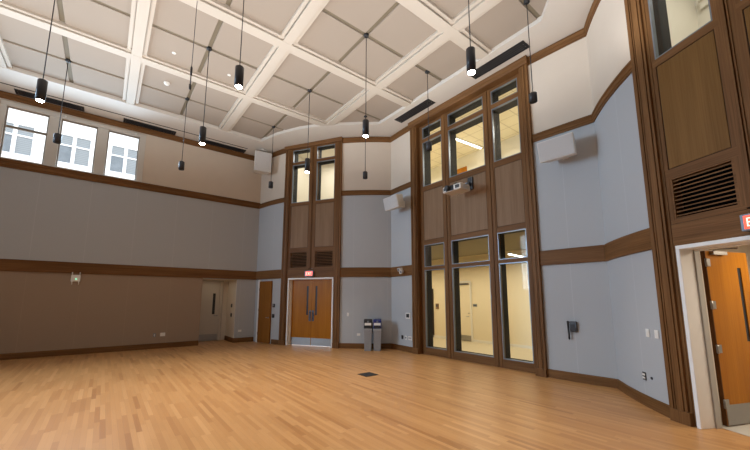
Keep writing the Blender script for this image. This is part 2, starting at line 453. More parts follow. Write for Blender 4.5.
# four fabric panels in every coffer, with cross-shaped gaps
bb = [(1.5 - .18 + .14, 4.10)] + list(zip(BROWS, BROWS[1:])) + [(9.60, 12.4)]
aa = [(-13.0, -10.25)] + list(zip(VCOLS, VCOLS[1:])) + [(.82, 2.14)]
ZP = CEIL + .10
for (b0, b1) in bb:
    for (a0, a1) in aa:
        A0_, A1_ = a0 + .196, a1 - .196 if a1 != 2.14 else 2.25
        B0_, B1_ = (b0 + .196 if b0 > 2 else 1.53), (b1 - .196 if b1 < 12 else 12.2)
        ac = -.57 if a0 == -1.95 else (a0 + a1) / 2
        bc = 2.73 if b0 < 2 else (b0 + (b1 if b1 < 12 else 12.36)) / 2
        if a1 == 2.14:
            cells = [(A0_, A1_, B0_, bc - .046), (A0_, A1_, bc + .046, B1_)]
        else:
            cells = [(A0_, ac - .046, B0_, bc - .046), (ac + .046, A1_, B0_, bc - .046), (A0_, ac - .046, bc + .046, B1_), (ac + .046, A1_, bc + .046, B1_)]
        seen = any(inside(a, b) for a in (A0_, ac, A1_ - .2) for b in (B0_ + .1, bc, B1_ - .1))
        if not seen: continue
        for (x0, x1, y0, y1) in cells:
            pts = [(x, y) for x in (x0 + .05, (x0 + x1) / 2, x1 - .05) for y in (y0 + .05, (y0 + y1) / 2, y1 - .05)]
            if not any(inside(*p) for p in pts): continue
            m_ = MB().box(x0, x1, -y1, -y0, ZP, ZP + .05)
            obj('ceiling_panel', m_, 'cpanel', ceiling, bevel=.008)
        sm = MB()
        sm.box(A0_ - .06, A1_ + .06, -bc - .05, -bc + .05, ZP + .028, ZP + .04)
        if a1 != 2.14: sm.box(ac - .05, ac + .05, -B1_ - .02, -B0_ + .02, ZP + .030, ZP + .042)
        obj('gap_strip', sm, 'strip', ceiling)
# long dark slot in the border by the left wall
obj('slot', MB().box(-12.5, -.80, -.575, -.525, CEIL - .004, CEIL + .01), 'black', ceiling, label='long thin black slot')

# ------------------------------------------------------------------ linear diffusers set in the border
def diffuser(loc, rot, label, L=1.55, W=.33):
    t = thing('air_diffuser', label, 'air diffuser', (loc[0], loc[1], CEIL - .001), rot, 'black slot diffusers in the ceiling border')
    fr = MB()
    fr.box(-L / 2, L / 2, -W / 2, -W / 2 + .03, -.014, .002); fr.box(-L / 2, L / 2, W / 2 - .03, W / 2, -.014, .002)
    fr.box(-L / 2, -L / 2 + .12, -W / 2 + .03, W / 2 - .03, -.014, .002); fr.box(L / 2 - .12, L / 2, -W / 2 + .03, W / 2 - .03, -.014, .002)
    obj('frame', fr, 'black', t)
    obj('backing', B(-L / 2 + .12, L / 2 - .12, -W / 2 + .03, W / 2 - .03, -.003, .001), 'black', t)
    for i in range(4):
        y = -W / 2 + .05 + i * .066
        obj('slat', MB().prism([(y, -.012), (y + .03, -.004), (y + .032, -.006), (y + .002, -.014)], -L / 2 + .12, L / 2 - .12, axis='x'), 'dgrey', t)
    for sx in (-1, 1):
        for sy in (-.05, .05):
            obj('screw', MB().tube([(sx * (L / 2 - .06), sy, -.018), (sx * (L / 2 - .06), sy, -.012)], .010, 8), 'steel', t)
    return t
d0 = diffuser(AB - EA * 6.64 + EB * .235, A_ANG, 'black slot diffuser above the first window from the left')
for a, lb in ((-4.075, 'black slot diffuser above and beyond the last window, middle one along the left wall'), (-1.57, 'black slot diffuser near the far corner, end one along the left wall')):
    dup(d0, (*(AB + EA * a + EB * .21), CEIL - .001), A_ANG, lb)
dF = V2(cos(ang(FL, FR)), sin(ang(FL, FR))); nF = V2(-dF.y, dF.x)   # along the tall window bay / away from the room
dup(d0, (1.265, 10.275, CEIL - .001), ang(FL, FR), 'black slot diffuser above the far end of the tall window bay')
dup(d0, (3.12, 7.915, CEIL - .001), ang(FL, FR), 'black slot diffuser above the near end of the tall window bay, behind the brightest pendant')

# ------------------------------------------------------------------ pendants
def G(a, b): return AB + EA * a + EB * b
def pendant(a, b, ztop, zbot, label, lit=True, spot=True):
    p = G(a, b); r = .073 if lit else .077
    if lit: ztop -= .03; zbot += .03
    grp = 'long lit cylinder pendants' if lit else 'short unlit cylinder pendants'
    t = thing('pendant_light' if lit else 'short_pendant', label, 'pendant light' if lit else 'pendant', (p.x, p.y, zbot), 0, grp)
    h = ztop - zbot
    obj('housing', MB().tube([(0, 0, .03), (0, 0, 0), (0, 0, .002), (0, 0, h - .01), (0, 0, h)], [r - .012, r - .006, r, r, r - .01], 28, caps=True), 'fixture', t)
    obj('collar', MB().tube([(0, 0, h - .002), (0, 0, h + .015), (0, 0, h + .035)], [.028, .028, .012], 14), 'steel' if lit else 'dgrey', t)
    obj('cord', MB().tube([(0, 0, h + .03), (0, 0, ZP + .02 - zbot)], .0085, 8), 'black', t)
    obj('canopy', MB().tube([(0, 0, ZP - .035 - zbot), (0, 0, ZP - .02 - zbot), (0, 0, ZP + .03 - zbot)], [.03, .06, .06], 16), 'black', t)
    if lit:
        obj('lens', MB().tube([(0, 0, -.012), (0, 0, -.001)], [r - .02, r - .014], 24), 'lens', t, label='glowing lens')
        lamp(p, zbot)
    else:
        obj('bottom_grille', MB().tube([(0, 0, -.004), (0, 0, .001)], r - .015, 20), 'black', t)
    return t
WIN_W, END_W, DOWN_W, FILL_W, DAY = 55, 500, 245, 112, (.58, .79, 1)
def lamp(p, z, power=None):
    power = power or DOWN_W
    l = bpy.data.lights.new('spot', 'SPOT'); l.energy = power; l.color = (1, .93, .84); l.spot_size = R(88); l.spot_blend = .7; l.shadow_soft_size = .06
    o = bpy.data.objects.new('spot_lamp', l); C.objects.link(o); o.location = (p.x, p.y, z - .05)
def fill_lamp(p, z, power=None):  # added fill pointing up at the ceiling, no fixture belongs to it
    l = bpy.data.lights.new('ceiling_fill', 'SPOT'); l.energy = power or FILL_W; l.color = (.96, .97, .97); l.spot_size = R(165); l.spot_blend = .6; l.shadow_soft_size = .3
    o = bpy.data.objects.new('uplight_lamp', l); C.objects.link(o); o.location = (p.x, p.y, z); o.rotation_euler = (pi, 0, 0)
pendant(-6.11, 5.47, 5.80, 5.33, 'big lit black cylinder pendant over the first left window')
pendant(-3.34, 5.47, 5.77, 5.30, 'lit black cylinder pendant below the end diffuser, right of the left windows')
pendant(-3.325, 8.22, 5.76, 5.33, 'lit black cylinder pendant second from the left among the upper bright ones')
pendant(-.59, 5.47, 5.71, 5.26, 'lit black cylinder pendant in front of the windows over the double door')
pendant(-.555, 8.22, 5.71, 5.28, 'lit black cylinder pendant above the recycling bins and their back wall')
pendant(-.47, 10.98, 5.80, 5.32, 'brightest lit black cylinder pendant touching the near diffuser over the window bay')
pendant(-6.22, 8.22, 5.80, 5.33, 'lit pendant cut off by the upper left corner of the frame')
SM = [(-6.11, 2.73, 5.78, 5.55, 'short black pendant hanging before the pier between first and second window'),
      (-3.36, 2.73, 5.77, 5.52, 'short black pendant on cream wall to the right of the three left windows'),
      (-.60, 2.73, 5.75, 5.53, 'short black pendant under the hanging white loudspeaker in the far corner'),
      (1.56, 5.36, 5.84, 5.61, 'short black pendant in front of the back wall, above the bins'),
      (1.52, 8.22, 5.77, 5.56, 'short black pendant before the leftmost upper window of the tall bay'),
      (1.50, 11.02, 5.75, 5.57, 'short black pendant just right of the tall window bay top')]
for a, b, zt, zb, lb in SM: pendant(a, b, zt, zb, lb, lit=False)
# lamps of the rest of the ceiling grid, behind the viewpoint
for a, b in ((-9, 5.47), (-9, 8.22), (-9, 11), (-6.2, 11), (-3.3, 11), (-6.2, 13.7), (-3.3, 13.7), (-.5, 13.7)): lamp(G(a, b), 5.3, 60 if a < -8 else 120)
for a in (-10.2, -7.49, -4.73, -1.95):  # unseen fill added between the pendants to brighten ceiling and upper walls
    for b in (4.1, 6.85, 9.6, 12.4): fill_lamp(G(a, b), 5.3, FILL_W * (1.25 if b < 5 else 1))
for a, b in ((.8, 7.0), (.8, 9.6), (.4, 12.4)): fill_lamp(G(a, b), 5.3)
# hanging microphone
p = G(-3.88, 6.9)
t = thing('hanging_microphone', 'slim black choir microphone hanging on a thin cable between the coffers', 'microphone', (p.x, p.y, 5.76))
obj('capsule', MB().tube([(0, 0, 0), (0, 0, .02), (0, 0, .10), (0, 0, .12)], [.014, .022, .022, .012], 12), 'black', t)
obj('gooseneck', MB().tube([(0, 0, .11), (0, 0, .30)], .011, 8), 'dgrey', t)
obj('preamp', MB().tube([(0, 0, .29), (0, 0, .31), (0, 0, .46), (0, 0, .50)], [.010, .020, .020, .008], 12), 'black', t)
obj('cable', MB().tube([(0, 0, .49), (0, 0, CEIL + .02 - 5.76)], .006, 6), 'dgrey', t)
# smoke detector and sprinkler covers
p = G(-3.97, 3.28)
t = thing('smoke_detector', 'small white detector on a ceiling panel near the hanging microphone', 'smoke detector', (p.x, p.y, ZP))
obj('base', MB().tube([(0, 0, 0), (0, 0, -.03)], .075, 20), 'plastic', t)
obj('sensor_head', MB().tube([(0, 0, -.03), (0, 0, -.055), (0, 0, -.075)], [.06, .058, .035], 20), 'plastic', t)
for (a, b), lb in (((-4.0, 4.77), 'tiny round sprinkler cover on the ceiling panel left of the microphone cable'), ((-2.67, 4.74), 'tiny round sprinkler cover on the ceiling panel right of the microphone cable')):
    p = G(a, b)
    s = obj('sprinkler_cover', MB().tube([(0, 0, 0), (0, 0, -.008), (0, 0, -.012)], [.045, .045, .035], 20), 'plastic', loc=(p.x, p.y, ZP))
    tag(s, lb, 'sprinkler', 'ceiling sprinkler covers')

# ------------------------------------------------------------------ timber bays (local x along the front, y away from the room)
def stile(W, steps):
    """stepped pilaster section from the outer edge inwards: list of (x, y) with the back at y = .26"""
    return steps + [(steps[-1][0], .26), (steps[0][0], .26)]
PIL = [(0, .0), (.05, 0), (.05, .022), (.062, .022), (.062, .006), (.078, .006), (.078, .022), (.09, .022), (.09, .004), (.172, .004), (.172, .024), (.186, .024), (.186, .012), (.215, .012), (.215, .05), (.25, .05)]
def pilaster(root, x0, flip, W=.25, top=7.57):
    k = W / .25
    pts = [(x0 + (-1 if flip else 1) * a * k, b) for a, b in PIL]
    pts += [(pts[-1][0], .26), (pts[0][0], .26)]
    p = obj('pilaster', MB().prism(pts, .17, top), 'trimv', root)
    w2 = W if not flip else -W
    obj('plinth', MB().box(min(x0, x0 + w2), max(x0, x0 + w2), -.012, .26, 0, .17), 'trimv', p, bevel=.006)
    return p
nwin = [0]
def window(root_loc, rot, label, panes, y, frame_mat='alu', rev=None, rev_mat='charcoal', fw=.02):
    """panes: list of (x0, x1, z0, z1)"""
    nwin[0] += 1
    w = thing('window_%d' % nwin[0], label, None, root_loc, rot, kind='structure')
    for (x0, x1, z0, z1) in panes:
        m = MB()
        m.box(x0, x0 + fw, y - .012, y + .05, z0, z1); m.box(x1 - fw, x1, y - .012, y + .05, z0, z1)
        m.box(x0 + fw, x1 - fw, y - .012, y + .05, z0, z0 + fw); m.box(x0 + fw, x1 - fw, y - .012, y + .05, z1 - fw, z1)
        obj('frame', m, frame_mat, w)
        g = MB(); g.face([(x0 + fw, y + .02, z0 + fw), (x1 - fw, y + .02, z0 + fw), (x1 - fw, y + .02, z1 - fw), (x0 + fw, y + .02, z1 - fw)])
        obj('pane', g, 'glass', w)
        if rev:
            a, b = y + .05, y + .05 + rev; m = MB()
            q = [(x0, z0), (x1, z0), (x1, z1), (x0, z1)]
            for i in range(4):
                (xa, za), (xb, zb) = q[i], q[(i + 1) % 4]
                m.face([(xa, a, za), (xb, a, zb), (xb, b, zb), (xa, b, za)])
            obj('reveal', m, rev_mat, w, label='dark charcoal reveal')
    return w

def panel(root, x0, x1, z0, z1, y, back, mat='panelv'):
    """raised flush panel with a thin dark shadow gap all round"""
    q = obj('panel', B(x0 + .012, x1 - .012, y, y + .02, z0 + .012, z1 - .012), mat, root, bevel=.003)
    return q

def louver(loc, rot, x0, x1, z0, z1, y, label, n=9):
    t = thing('louver_vent', label, 'vent', loc, rot, 'wooden louver vents over the doors')
    obj('frame', MB().box(x0, x0 + .03, y, y + .16, z0, z1).box(x1 - .03, x1, y, y + .16, z0, z1).box(x0 + .03, x1 - .03, y, y + .16, z0, z0 + .03).box(x0 + .03, x1 - .03, y, y + .16, z1 - .03, z1), 'trim', t)
    obj('backing', B(x0 + .03, x1 - .03, y + .15, y + .16, z0 + .03, z1 - .03), 'void', t)
    dz = (z1 - z0 - .06) / n
    for i in range(n):
        z = z0 + .03 + dz * (i + .5)
        obj('slat', MB().prism([(y + .012, z - .009), (y + .012, z + .008), (y + .06, z + .020), (y + .06, z + .006)], x0 + .03, x1 - .03, axis='x'), 'trim', t)
    return t

def exit_sign(loc, rot, label):
    """local x across the sign, front at -y"""
    t = thing('exit_sign', label, 'exit sign', loc, rot, 'lit exit signs over the doors')
    w, h, d = .34, .20, .09
    obj('housing', B(-w / 2, w / 2, -d, 0, -h / 2, h / 2), 'alu', t, bevel=.006)
    obj('face', B(-w / 2 + .035, w / 2 - .02, -d - .004, -d + .002, -h / 2 + .02, h / 2 - .02), 'red', t, label='glowing red face')
    m = MB(); y0, y1, zh, s = -d - .007, -d - .003, .052, .013
    def bar(x0, x1, z0, z1): m.box(x0, x1, y0, y1, z0, z1)
    def sl(xa, za, xb, zb): m.prism([(xa - s * .62, za), (xa + s * .62, za), (xb + s * .62, zb), (xb - s * .62, zb)], y0, y1, axis='y')
    x = -.105
    bar(x, x + s, -zh, zh)
    for z in (-zh, -s / 2, zh - s): bar(x + s, x + .045, z, z + s)
    x = -.035; sl(x - .0, -zh, x + .046, zh); sl(x + .046, -zh, x, zh)
    bar(.034, .034 + s, -zh, zh)
    bar(.083, .083 + s, -zh, zh - s); bar(.067, .112, zh - s, zh)
    obj('lettering', m, 'letter', t, label='pale glowing letters EXIT')
    return t

def box_room(nm, loc, rot, x0, x1, y0, y1, z0, z1, wallm, floorm, ceilm, desc, front=None):
    """back and side walls, floor and ceiling of a space seen through the glazing"""
    m = MB()
    m.face([(x0, y1, z0), (x1, y1, z0), (x1, y1, z1), (x0, y1, z1)]); m.face([(x0, y0, z0), (x0, y1, z0), (x0, y1, z1), (x0, y0, z1)]); m.face([(x1, y1, z0), (x1, y0, z0), (x1, y0, z1), (x1, y1, z1)])
    for a, b in ([(x0, front[0]), (front[1], x1)] if front else []):
        m.face([(b, y0, z0), (a, y0, z0), (a, y0, z1), (b, y0, z1)])
    tag(obj('wall_' + nm, m, wallm, loc=loc, rot=rot, recalc=False), 'walls of the ' + desc, kind='structure')
    m = MB(); m.face([(x0, y0, z0), (x1, y0, z0), (x1, y1, z0), (x0, y1, z0)])
    tag(obj('floor_' + nm, m, floorm, loc=loc, rot=rot, recalc=False), 'floor of the ' + desc, kind='structure')
    m = MB(); m.face([(x0, y1, z1), (x1, y1, z1), (x1, y0, z1), (x0, y0, z1)])
    tag(obj('ceiling_' + nm, m, ceilm, loc=loc, rot=rot, recalc=False), 'ceiling of the ' + desc, kind='structure')

def area(loc, rot, size, power, col=(1, .9, .72), rx=0):
    l = bpy.data.lights.new('area', 'AREA'); l.shape = 'RECTANGLE'; l.size, l.size_y = size; l.energy = power; l.color = col
    o = bpy.data.objects.new('area_lamp', l); C.objects.link(o); o.location = loc; o.rotation_euler = (rx, 0, rot)
    return o

def L3(base, rot, x, y, z):
    c, s = cos(rot), sin(rot); return (base.x + x * c - y * s, base.y + x * s + y * c, z)

def door_bay(idx, base, rot, W, where, ext):
    loc = (base.x, base.y, 0)
    bay = thing('trim_bay_%d' % idx, 'tall dark wood panelled bay ' + where, None, loc, rot, kind='structure')
    pilaster(bay, -ext, False, .25 + ext); pilaster(bay, W, True)
    obj('head', MB().prism([(-.03, 7.57), (-.045, 7.60), (-.045, 7.64), (-.06, 7.66), (-.06, 7.698), (.26, 7.698), (.26, 7.57)], -.03, W + .03, axis='x'), 'trim', bay)
    y = .06; xm0, xm1 = W / 2 - .095, W / 2 + .095
    obj('mullion', MB().prism([(xm0, y), (xm0 + .07, y), (xm0 + .07, y - .015), (xm0 + .085, y - .015), (xm0 + .085, y + .012), (xm1 - .085, y + .012), (xm1 - .085, y - .015), (xm1 - .07, y - .015), (xm1 - .07, y), (xm1, y), (xm1, .26), (xm0, .26)], 2.80, 7.57), 'trimv', bay)
    cols = [(.25, xm0), (xm1, W - .25)]
    for (x0, x1) in cols:
        for z0, z1 in ((7.53, 7.57), (6.92, 7.02), (5.25, 5.37), (3.46, 3.59), (2.78, 2.83)):
            obj('rail', B(x0, x1, y, .26, z0, z1), 'trim', bay)
        obj('shadow_gap', B(x0, x1, y + .012, .25, 3.59, 5.25), 'groove', bay)
        for xa, xb in ((x0, x0 + .055), (x1 - .055, x1)):
            obj('stile', B(xa, xb, y, .26, 3.59, 5.25), 'trimv', bay)
            obj('stile', B(xa, xb, y, .26, 5.37, 7.53), 'trimv', bay)
            obj('stile', B(xa, xb, y, .26, 2.83, 3.46), 'trimv', bay)
        panel(bay, x0 + .055, x1 - .055, 3.59, 5.25, y + .004, .2, 'panelp' if ext else 'panelv')
    obj('header_board', B(.25, W - .25, y - .004, .26, 2.455, 2.775), 'trim', bay, bevel=.004)
    obj('shadow_line', B(.25, W - .25, y + .006, .25, 2.774, 2.781), 'groove', bay)
    # white casing and deep jambs
    xi0, xi1 = .30, W - .26
    m = MB(); m.box(.25, xi0 + .045, .0, .26, 0, 2.455).box(xi1 - .045, W - .25 + .04, .0, .26, 0, 2.455) if False else None
    obj('casing', MB().box(xi0, xi0 + .05, .02, .26, 0, 2.40).box(xi1 - .05, xi1, .02, .26, 0, 2.40).box(xi0, xi1, .02, .26, 2.40, 2.455), 'whitefr', bay, label='white door casing', bevel=.004)
    obj('infill', MB().box(.25, xi0, y, .26, 0, 2.455).box(xi1, W - .25, y, .26, 0, 2.455), 'trimv', bay)
    for i, (x0, x1) in enumerate(cols):
        wh = ('left' if i == 0 else 'right') + ' high window of the bay ' + where
        window(loc, rot, wh, [(x0 + .055, x1 - .055, 7.02, 7.53), (x0 + .055, x1 - .055, 5.37, 6.92)], y + .015, rev=.30)
    return bay

def leaf_parts(root, x0, x1, y, slot, pull, thick=.05, hinges=None):
    """one wooden door leaf with vision slot, pull handle and kick plate; slot and pull give x ranges"""
    lf = obj('leaf', MB().box(x0, slot[0], y, y + thick, .015, 2.39).box(slot[1], x1, y, y + thick, .015, 2.39).box(slot[0], slot[1], y, y + thick, .015, 1.10).box(slot[0], slot[1], y, y + thick, 2.16, 2.39), 'door', root)
    obj('kick_plate', B(x0 + .01, x1 - .01, y - .006, y, .02, .28), 'steel', lf, label='brushed metal kick plate')
    obj('vision_panel', B(slot[0], slot[1], y + .012, y + .02, 1.10, 2.16), 'black', lf, label='narrow dark vision panel')
    if pull:
        obj('pull_handle', MB().box(pull[0], pull[1], y - .006, y, .88, 1.27).tube([((pull[0] + pull[1]) / 2, y - .004, .93), ((pull[0] + pull[1]) / 2, y - .05, .95), ((pull[0] + pull[1]) / 2, y - .05, 1.20), ((pull[0] + pull[1]) / 2, y - .004, 1.22)], .012, 8), 'steeldk', lf)
    return lf

# --- far double-door bay
cRot = ang(CL, CR); WC = (CR - CL).length
door_bay(1, CL, cRot, WC, 'holding the closed double door on the back wall', 0)
d1 = thing('door_1', 'closed double wooden door under the far exit sign', None, (CL.x, CL.y, 0), cRot, kind='structure')
mid = 1.255
leaf_parts(d1, .40, mid - .003, .19, (1.03, 1.11), (1.145, 1.235))
leaf_parts(d1, mid + .003, 2.115, .19, (1.40, 1.48), (1.275, 1.365))
obj('door_frame', MB().box(.35, .40, .15, .28, 0, 2.40).box(2.115, WC - .30, .15, .28, 0, 2.40).box(.40, 2.115, .15, .28, 2.392, 2.40), 'cream_rev', d1)
for x0, x1, w in ((.305, 1.142 - .055, 'left'), (1.387, WC - .305, 'right')):
    louver((CL.x, CL.y, 0), cRot, x0, x1, 2.83, 3.46, .065, w + ' dark louver vent over the closed double door', 10)
exit_sign(L3(CL, cRot, 1.235, .054, 2.605), cRot, 'lit red exit sign above the closed double door')
box_room('gallery_back', (CL.x, CL.y, 0), cRot, -.3, 2.9, .265, 2.6, 4.9, 7.95, 'yellow2', 'corrfloor', 'yellow2', 'lit upper room behind the double-door bay', (.1, WC - .1))
o = area(L3(CL, cRot, 1.3, 1.4, 7.85), cRot, (1.6, 1.0), 55, (1, .92, .80))
g = obj('round_downlight', MB().tube([(0, 0, 0), (0, 0, -.03)], [.14, .12], 20), 'linear', loc=L3(CL, cRot, 1.55, 1.75, 7.945)); tag(g, 'glowing round ceiling light seen through the right high window over the double door', 'ceiling light')

# --- right door bay
WP = 2.46; pLoc = (PL.x, PL.y, 0)
door_bay(2, PL, PA, WP, 'at the right edge around the open door', .02)
for x0, x1, w in ((.305, 1.08, 'near-left'), (1.38, WP - .305, 'hidden right')):
    louver(pLoc, PA, x0, x1, 2.83, 3.46, .065, 'wide black-gapped louver vent above the open door' if w == 'near-left' else 'second louver vent of the right door bay, beyond the frame edge', 10)
exit_sign(L3(PL, PA, 1.28, .054, 2.605), PA, 'lit red exit sign cut by the right frame edge above the open door')
hx, hy = 4.735, 4.84; dr = R(15)
d2 = thing('door_2', 'orange wooden door standing open at the right edge', None, (hx, hy, 0), dr, kind='structure')
lf = leaf_parts(d2, .012, .87, .0, (.63, .71), None, .05)
obj('hinge_edge', B(.0, .012, -.001, .052, .015, 2.39), 'doordk', lf, label='dark hinge edge of the leaf')
for z in (2.22, 1.62, 1.02, .30):
    obj('hinge', MB().box(-.022, .075, -.012, -.002, z - .055, z + .055).tube([(-.012, -.016, z - .06), (-.012, -.016, z + .06)], .012, 8), 'steel', lf)
obj('closer', MB().box(.10, .38, -.05, -.002, 2.335, 2.385).tube([(.14, -.03, 2.385), (.14, -.03, 2.41), (.30, -.22, 2.41), (.02, -.36, 2.415)], .011, 6), 'steel', lf, label='silver overhead closer arm')
jl = lambda x0, x1, y0, y1, z0, z1, m='cream_rev': obj('jamb', B(x0, x1, y0, y1, z0, z1), m, d2j)
d2j = thing('door_frame_2', 'cream deep door frame of the open door bay', None, pLoc, PA, kind='structure')
jl(.20, .35, .26, .30, 0, 2.40); jl(.345, .37, .26, .34, 0, 2.40, 'framegrey'); jl(.35, 2.15, .26, .34, 2.38, 2.42); jl(2.11, 2.3, .26, .34, 0, 2.40)
box_room('vestibule', (PL.x, PL.y, .004), PA, -.6, 3.6, .34, 3.2, 0, 2.75, 'cream_rev', 'vestfloor', 'cream', 'beige vestibule behind the open door', (.3, 2.15))
area(L3(PL, PA, 1.3, 1.5, 2.65), PA, (1.2, 1.0), 48, (1, .85, .66))
box_room('gallery_right', pLoc, PA, -.5, 3.4, .265, 2.3, 4.9, 8.1, 'yellow2', 'corrfloor', 'yellow2', 'lit upper room behind the right door bay', (.1, WP - .1))
area(L3(PL, PA, 1.2, 1.2, 8.0), PA, (1.4, .9), 40, (1, .93, .82))
tag(obj('trim_gallery', MB().box(-.4, 3.3, 2.24, 2.30, 7.3, 7.5).box(-.4, 3.3, 2.2, 2.30, 7.45, 7.5).box(.2, .26, 2.26, 2.3, 6.2, 7.1).box(.2, 2.6, 2.26, 2.3, 7.05, 7.11), 'yellow2', loc=pLoc, rot=PA), 'cream mouldings on the wall seen through the upper right window', kind='structure')

# --- tall window bay
fRot = ang(FL, FR); WF = (FR - FL).length; fLoc = (FL.x, FL.y, 0)
bay = thing('trim_bay_3', 'tall three-column dark wood window bay with the projector', None, fLoc, fRot, kind='structure')
pilaster(bay, 0, False, .24, 7.55); pilaster(bay, WF, True, .24, 7.55)
obj('head', MB().prism([(-.03, 7.50), (-.045, 7.55), (-.045, 7.62), (-.06, 7.65), (-.06, 7.698), (.30, 7.698), (.30, 7.50)], -.03, WF + .03, axis='x'), 'trim', bay)
YF = .20
colsF = [(.385, 1.215), (1.487, 2.755), (3.02, 3.80)]
stl = [(.24, .385), (1.215, 1.487), (2.755, 3.02), (3.80, WF - .24)]
for i, (x0, x1) in enumerate(stl):
    if i in (1, 2):
        xm = (x0 + x1) / 2
        obj('mullion', MB().prism([(x0, YF), (x0 + .03, YF), (x0 + .03, YF - .012), (xm - .02, YF - .012), (xm - .02, YF + .01), (xm - .012, YF + .01), (xm - .012, YF - .03), (xm + .012, YF - .03), (xm + .012, YF + .01), (xm + .02, YF + .01), (xm + .02, YF - .012), (x1 - .03, YF - .012), (x1 - .03, YF), (x1, YF), (x1, YF + .12), (x0, YF + .12)], 0, 7.50), 'trimv', bay)
    else:
        obj('stile', B(x0, x1, YF, YF + .12, 0, 7.50), 'trimv', bay)
for i, (x0, x1) in enumerate(colsF):
    for z0, z1 in ((7.42, 7.50), (6.89, 7.02), (5.20, 5.36), (3.41, 3.56), (2.605, 2.70), (0, .21)):
        obj('rail', B(x0, x1, YF, YF + .12, z0, z1), 'trim', bay, bevel=.004)
    obj('shadow_gap', B(x0, x1, YF + .016, YF + .1, 3.56, 5.20), 'groove', bay)
    panel(bay, x0, x1, 3.56, 5.20, YF + .006, .2)
    nm = ('far', 'middle', 'near')[i]
    window(fLoc, fRot, nm + ' upper window of the tall bay, above the wood panel', [(x0, x1, 7.02, 7.42), (x0, x1, 5.36, 6.89)], YF + .012, rev=.33)
    window(fLoc, fRot, nm + ' floor-level window of the tall bay, below the wood panel', [(x0, x1, 2.70, 3.41), (x0, x1, .21, 2.605)], YF + .012, rev=.27)
box_room('corridor', (FL.x, FL.y, .004), fRot, -4.2, 5.6, .305, 3.9, 0, 3.45, 'yellow', 'corrfloor', 'corrceil', 'bright cream corridor behind the tall window bay', (.1, WF - .1))
box_room('gallery', fLoc, fRot, -4.2, 5.6, .305, 3.9, 4.9, 7.80, 'yellow2', 'corrfloor', 'tiles', 'lit upper room behind the tall window bay', (.1, WF - .1))
tag(obj('baseboard_corridor', B(-4.2, 5.6, 3.87, 3.90, 0, .1), 'yellow2', loc=fLoc, rot=fRot), 'pale baseboard of the corridor wall', kind='structure')
for x in (-2.6, .4, 3.4):
    area(L3(FL, fRot, x, 2.3, 3.0), fRot, (2.2, .5), 46, (1, .89, .68))
    area(L3(FL, fRot, x, 2.2, 7.3), fRot, (2.2, .9), 88, (1, .94, .80))
def linear(x0, y0, x1, y1, z, label):
    t = thing('linear_light', label, 'ceiling light', L3(FL, fRot, (x0 + x1) / 2, (y0 + y1) / 2, z), fRot + math.atan2(y1 - y0, x1 - x0), 'linear ceiling lights behind the glass')
    L = math.hypot(x1 - x0, y1 - y0)
    obj('housing', B(-L / 2, L / 2, -.05, .05, -.04, .0), 'white', t)
    obj('diffuser', B(-L / 2 + .01, L / 2 - .01, -.042, .042, -.055, -.04), 'linear', t)
linear(.14, 1.79, .29, 3.71, 7.79, 'white linear light on the tiled ceiling behind the middle upper window')
linear(2.19, 2.14, 2.04, 3.51, 3.14, 'white linear light behind the transom of the near floor-level window')
# corridor door, sign and cabinet
cd = thing('door_3', 'cream corridor door with lever handle seen through the middle floor-level window', None, fLoc, fRot, kind='structure')
obj('leaf', B(-1.45, -.62, 3.855, 3.88, .01, 2.36), 'yellow', cd)
obj('door_frame', MB().box(-1.51, -1.45, 3.84, 3.90, 0, 2.42).box(-.62, -.56, 3.84, 3.90, 0, 2.42).box(-1.45, -.62, 3.84, 3.90, 2.36, 2.42), 'yellow2', cd)
obj('closer', B(-1.15, -.66, 3.80, 3.853, 2.27, 2.33), 'steeldk', cd)
obj('lever_handle', MB().tube([(-.69, 3.85, .99), (-.69, 3.80, .99), (-.80, 3.795, .99)], .012, 8).tube([(-.69, 3.856, 1.12), (-.69, 3.835, 1.12)], .022, 10), 'steel', cd)
obj('kick_plate', B(-1.44, -.63, 3.848, 3.853, .02, .24), 'steel', cd)
s = thing('room_sign', 'small grey room sign on the cream corridor wall right of its door', 'sign', L3(FL, fRot, -.42, 3.9, 1.44), fRot)
obj('plate', B(-.09, .09, -.012, 0, -.05, .05), 'alu', s)
obj('lettering_bar', B(-.06, .06, -.015, -.012, -.012, .012), 'dgrey', s)
s = thing('alarm_box', 'small brown box on the corridor wall behind the far floor-level window', 'alarm box', L3(FL, fRot, -2.40, 3.9, 1.37), fRot)
obj('body', B(-.075, .075, -.05, 0, -.12, .12), 'panelv', s, bevel=.005); obj('cover', B(-.05, .05, -.058, -.05, -.02, .08), 'steeldk', s)
cd = thing('door_4', 'dark doorway at the end of the corridor', None, fLoc, fRot, kind='structure')
obj('opening', B(-3.5, -2.62, 3.87, 3.895, .0, 2.15), 'groove', cd); obj('leaf', B(-3.3, -2.70, 3.85, 3.868, .3, 2.0), 'alu', cd)
cd = thing('door_5', 'brown door top seen through the middle upper window', None, fLoc, fRot, kind='structure')
obj('leaf', B(-1.45, -.56, 3.86, 3.895, 4.9, 7.30), 'door', cd)

